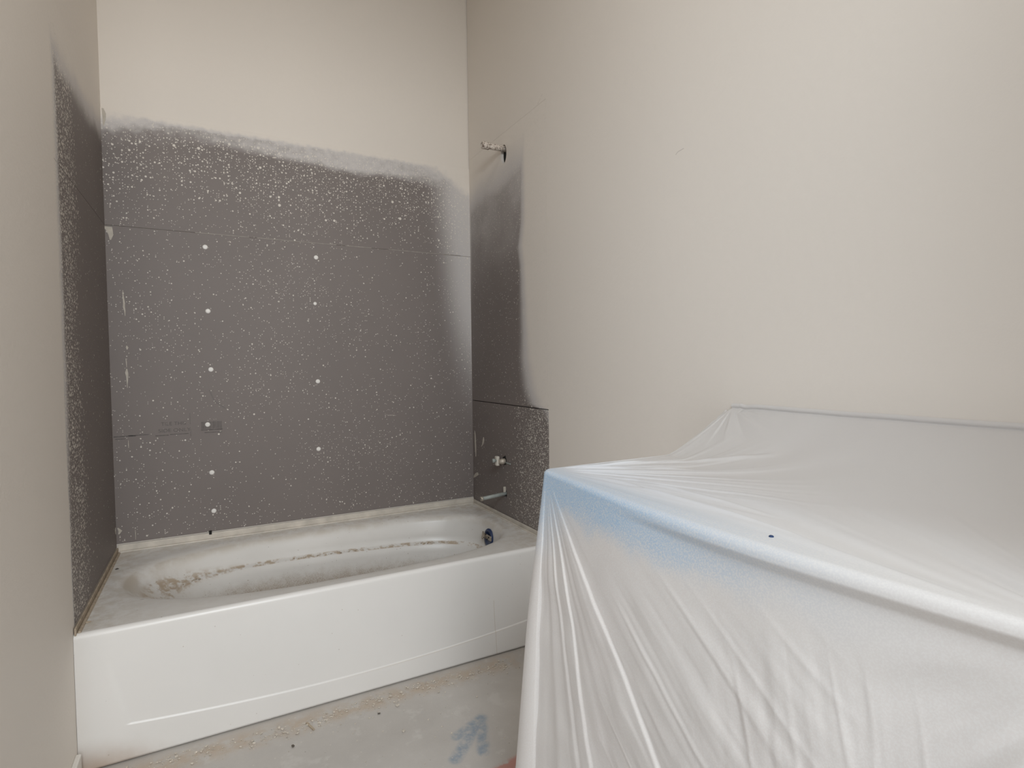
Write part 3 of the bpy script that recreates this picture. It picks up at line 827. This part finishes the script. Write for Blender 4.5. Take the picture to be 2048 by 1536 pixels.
        ds = g * (f1 + f2 + f3 + f3b + f4) * front
        # soft wrinkles: slanted on the left half, upright in the middle, gathered toward the near corner
        c_, s_ = math.cos(0.95), math.sin(0.95)
        along = wq * s_ + drop * c_; across = wq * c_ - drop * s_
        m1 = sstep(0.20, 0.34, wq) * (1 - sstep(0.55, 0.70, wq)) * sstep(0.05, 0.2, drop)
        wr1 = (fbm(across * 30, along * 3.0, 3)) * 0.005 * m1
        ridge = np.abs(vnoise(across * 18 + 4.2, along * 2.2) - 0.5)
        wr1 = wr1 + (0.10 - np.minimum(ridge, 0.10)) * 0.014 * m1
        m2 = sstep(0.42, 0.54, wq) * (1 - sstep(0.66, 0.78, wq)) * sstep(0.07, 0.2, drop)
        lean = wq - drop * 0.22
        ridge2 = np.abs(vnoise(lean * 24 + 1.2, drop * 2.5) - 0.5)
        wr2 = (fbm(lean * 34, drop * 4, 3) * 0.0045 + (0.09 - np.minimum(ridge2, 0.09)) * 0.013) * m2
        th2 = np.arctan2(np.maximum(0.885 - wq, 1e-4), drop + 0.02); r2_ = np.hypot(0.885 - wq, drop)
        m3 = sstep(0.62, 0.80, wq) * sstep(0.04, 0.12, drop)
        wr3 = (vnoise(th2 * 7 + 6.0, r2_ * 1.3) - 0.5) * 0.040 * m3 * sstep(0.03, 0.2, r2_)
        wr4 = fbm(wq * 7 + 3, drop * 7, 3) * 0.012 * sstep(0.05, 0.25, drop) * front
        # far end face: loose vertical folds
        wl_ = (1 - front) * (vnoise(tend * 7 + 2, drop * 1.1) - 0.5) * 0.020 * sstep(0.02, 0.4, drop)
        disp = ds + wr1 + wr2 + wr3 + wr4 + wl_
        X = ex - bulge * (1 - 0.6 * dr) + nx * (o + fl - tuck + disp)
        Y = ey + ny * (o + fl + disp)
        Z = ZT - drop + (ZT + ezr - ZT) * (1 - dr)
        X = np.minimum(X, XW - 0.004)
        Z = np.maximum(Z, 0.002)
        rows.append(np.stack([X, Y, Z], -1))
    return np.array(rows)
PD = drape()
# small lift of film up the wall above the backsplash
first = PD[0].copy(); extra = []
for dz, dx in ((0.013, 0.005), (0.010, 0.001), (0.007, -0.001), (0.004, 0.0005), (0.0022, 0.0026), (0.0008, 0.0022)):
    e_ = first.copy(); e_[:, 2] += dz; e_[:, 0] += dx; extra.append(e_)
PD = np.concatenate([np.array(extra), PD])
sheet_o = empty('plastic_sheet', (1.2, -2.05, 0.0))
tag(sheet_o, 'milky plastic sheet draped over a vanity counter, bluish at its corner', 'plastic sheet')
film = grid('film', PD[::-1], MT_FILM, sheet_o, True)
lathe('tear', [(0, 0.0012), (0.0022, 0.0012), (0.003, 0.0004), (0.003, -0.002)], (0.972, -2.162, ZT + 0.001), (0, 0, 1), plain('tear_hole', (0.02, 0.045, 0.12), 0.8), sheet_o, 14)
adopt(sheet_o)

# ------------------------------------------------------------------ crumbs
def crumb_bm(bm, c, r, rr, flat=0.6):
    res = bmesh.ops.create_icosphere(bm, subdivisions=1, radius=r)
    rot = rr.uniform(0, 6.28)
    for v in res['verts']:
        k = rr.uniform(0.65, 1.2)
        x, y, z = v.co.x * k * 1.2, v.co.y * k * 0.85, v.co.z * k * flat
        v.co = Vector((c[0] + x * math.cos(rot) - y * math.sin(rot), c[1] + x * math.sin(rot) + y * math.cos(rot), c[2] + r * flat * 0.8 + z))
bm = bmesh.new(); r3 = random.Random(11)
for k in range(520):
    x = r3.uniform(0.05, 1.30); y = -0.845 + r3.gauss(0, 0.022) + 0.01 * math.sin(x * 9)
    if y > -0.80: y = -0.81 - r3.random() * 0.02
    crumb_bm(bm, (x, y, 0.0), abs(r3.gauss(0.0016, 0.0012)) + 0.0008, r3)
for k in range(120):
    crumb_bm(bm, (r3.uniform(0.1, 1.1), r3.uniform(-1.35, -0.88), 0.0), abs(r3.gauss(0.001, 0.001)) + 0.0006, r3)
tag(bm_obj('floor_grit', bm, MT_CRUMB), 'tan plaster grit strewn along the apron on the concrete', 'grit', None, 'stuff')
bm = bmesh.new()
for k in range(420):
    x = r3.uniform(0.22, 1.36)
    ring = rim_ring(0.132, 0.045, 0.042, 0.070 + r3.gauss(0, 0.003), ledge(0.0))
    back = [q for q in ring if q[1] > CY]
    q = min(back, key=lambda q: abs(q[0] - x))
    if vnoise(np.array([x * 9.0]), np.array([3.3]))[0] < 0.45: continue
    crumb_bm(bm, (q[0] + r3.gauss(0, 0.004), q[1] + r3.gauss(0, 0.003), q[2] - 0.001), abs(r3.gauss(0.0012, 0.001)) + 0.0006, r3)
tg = bm_obj('grit', bm, MT_TAN, tub); tg['kind'] = 'stuff'; tg.matrix_parent_inverse = Matrix.Translation(-Vector(tub.location))
chips = [(795, 1412, 0.0075, 'largest pale plaster chip on the floor in front of the apron'), (807, 1463, 0.006, 'pale plaster chip on bare concrete left of the blue arrow'),
         (877, 1385, 0.0045, 'small pale plaster chip on the floor near the apron right end'), (758, 1428, 0.0045, 'dark crumb on the floor beside the tan dust line'),
         (586, 1494, 0.0055, 'dark crumb on bare concrete farthest left on the floor')]
def floor_pt(u, v):
    d = fwd + right * ((u - 1024) / F_PX) + up * ((768 - v) / F_PX)
    t = -CAM.z / d.z
    return CAM + d * t
for u, v, r, lab in chips:
    p = floor_pt(u, v); bm = bmesh.new(); crumb_bm(bm, (0, 0, 0), r, r3, 0.55)
    dark = lab.startswith('dark')
    o = bm_obj('dark_crumb' if dark else 'plaster_chip', bm, MT_STAIN if dark else MT_CRUMB); o.location = (p.x, p.y, 0.0)
    tag(o, lab, 'crumb' if dark else 'chip')
p, q = floor_pt(613, 1446), floor_pt(628, 1461)
bm = bmesh.new(); L = (q - p).length; box_bm(bm, (0, -0.003, 0.0), (L, 0.003, 0.004), 0.001)
st = bm_obj('wood_splinter', bm, MT_TAN); st.location = (p.x, p.y, 0.0); st.rotation_euler.z = math.atan2(q.y - p.y, q.x - p.x)
tag(st, 'thin tan splinter lying on the concrete in front of the apron', 'splinter')
# bits lying on the tub's left deck
for x, y, r, lab in ((0.030, -0.235, 0.006, 'dark bit on the left deck of the tub, near its back corner'), (0.022, -0.70, 0.007, 'tan bit on the left deck of the tub, near its front corner')):
    bm = bmesh.new(); crumb_bm(bm, (0, 0, 0), r, r3, 0.4)
    o = bm_obj('deck_crumb', bm, MT_STAIN if lab.startswith('dark') else MT_TAN); o.location = (x, y, H); tag(o, lab, 'crumb')
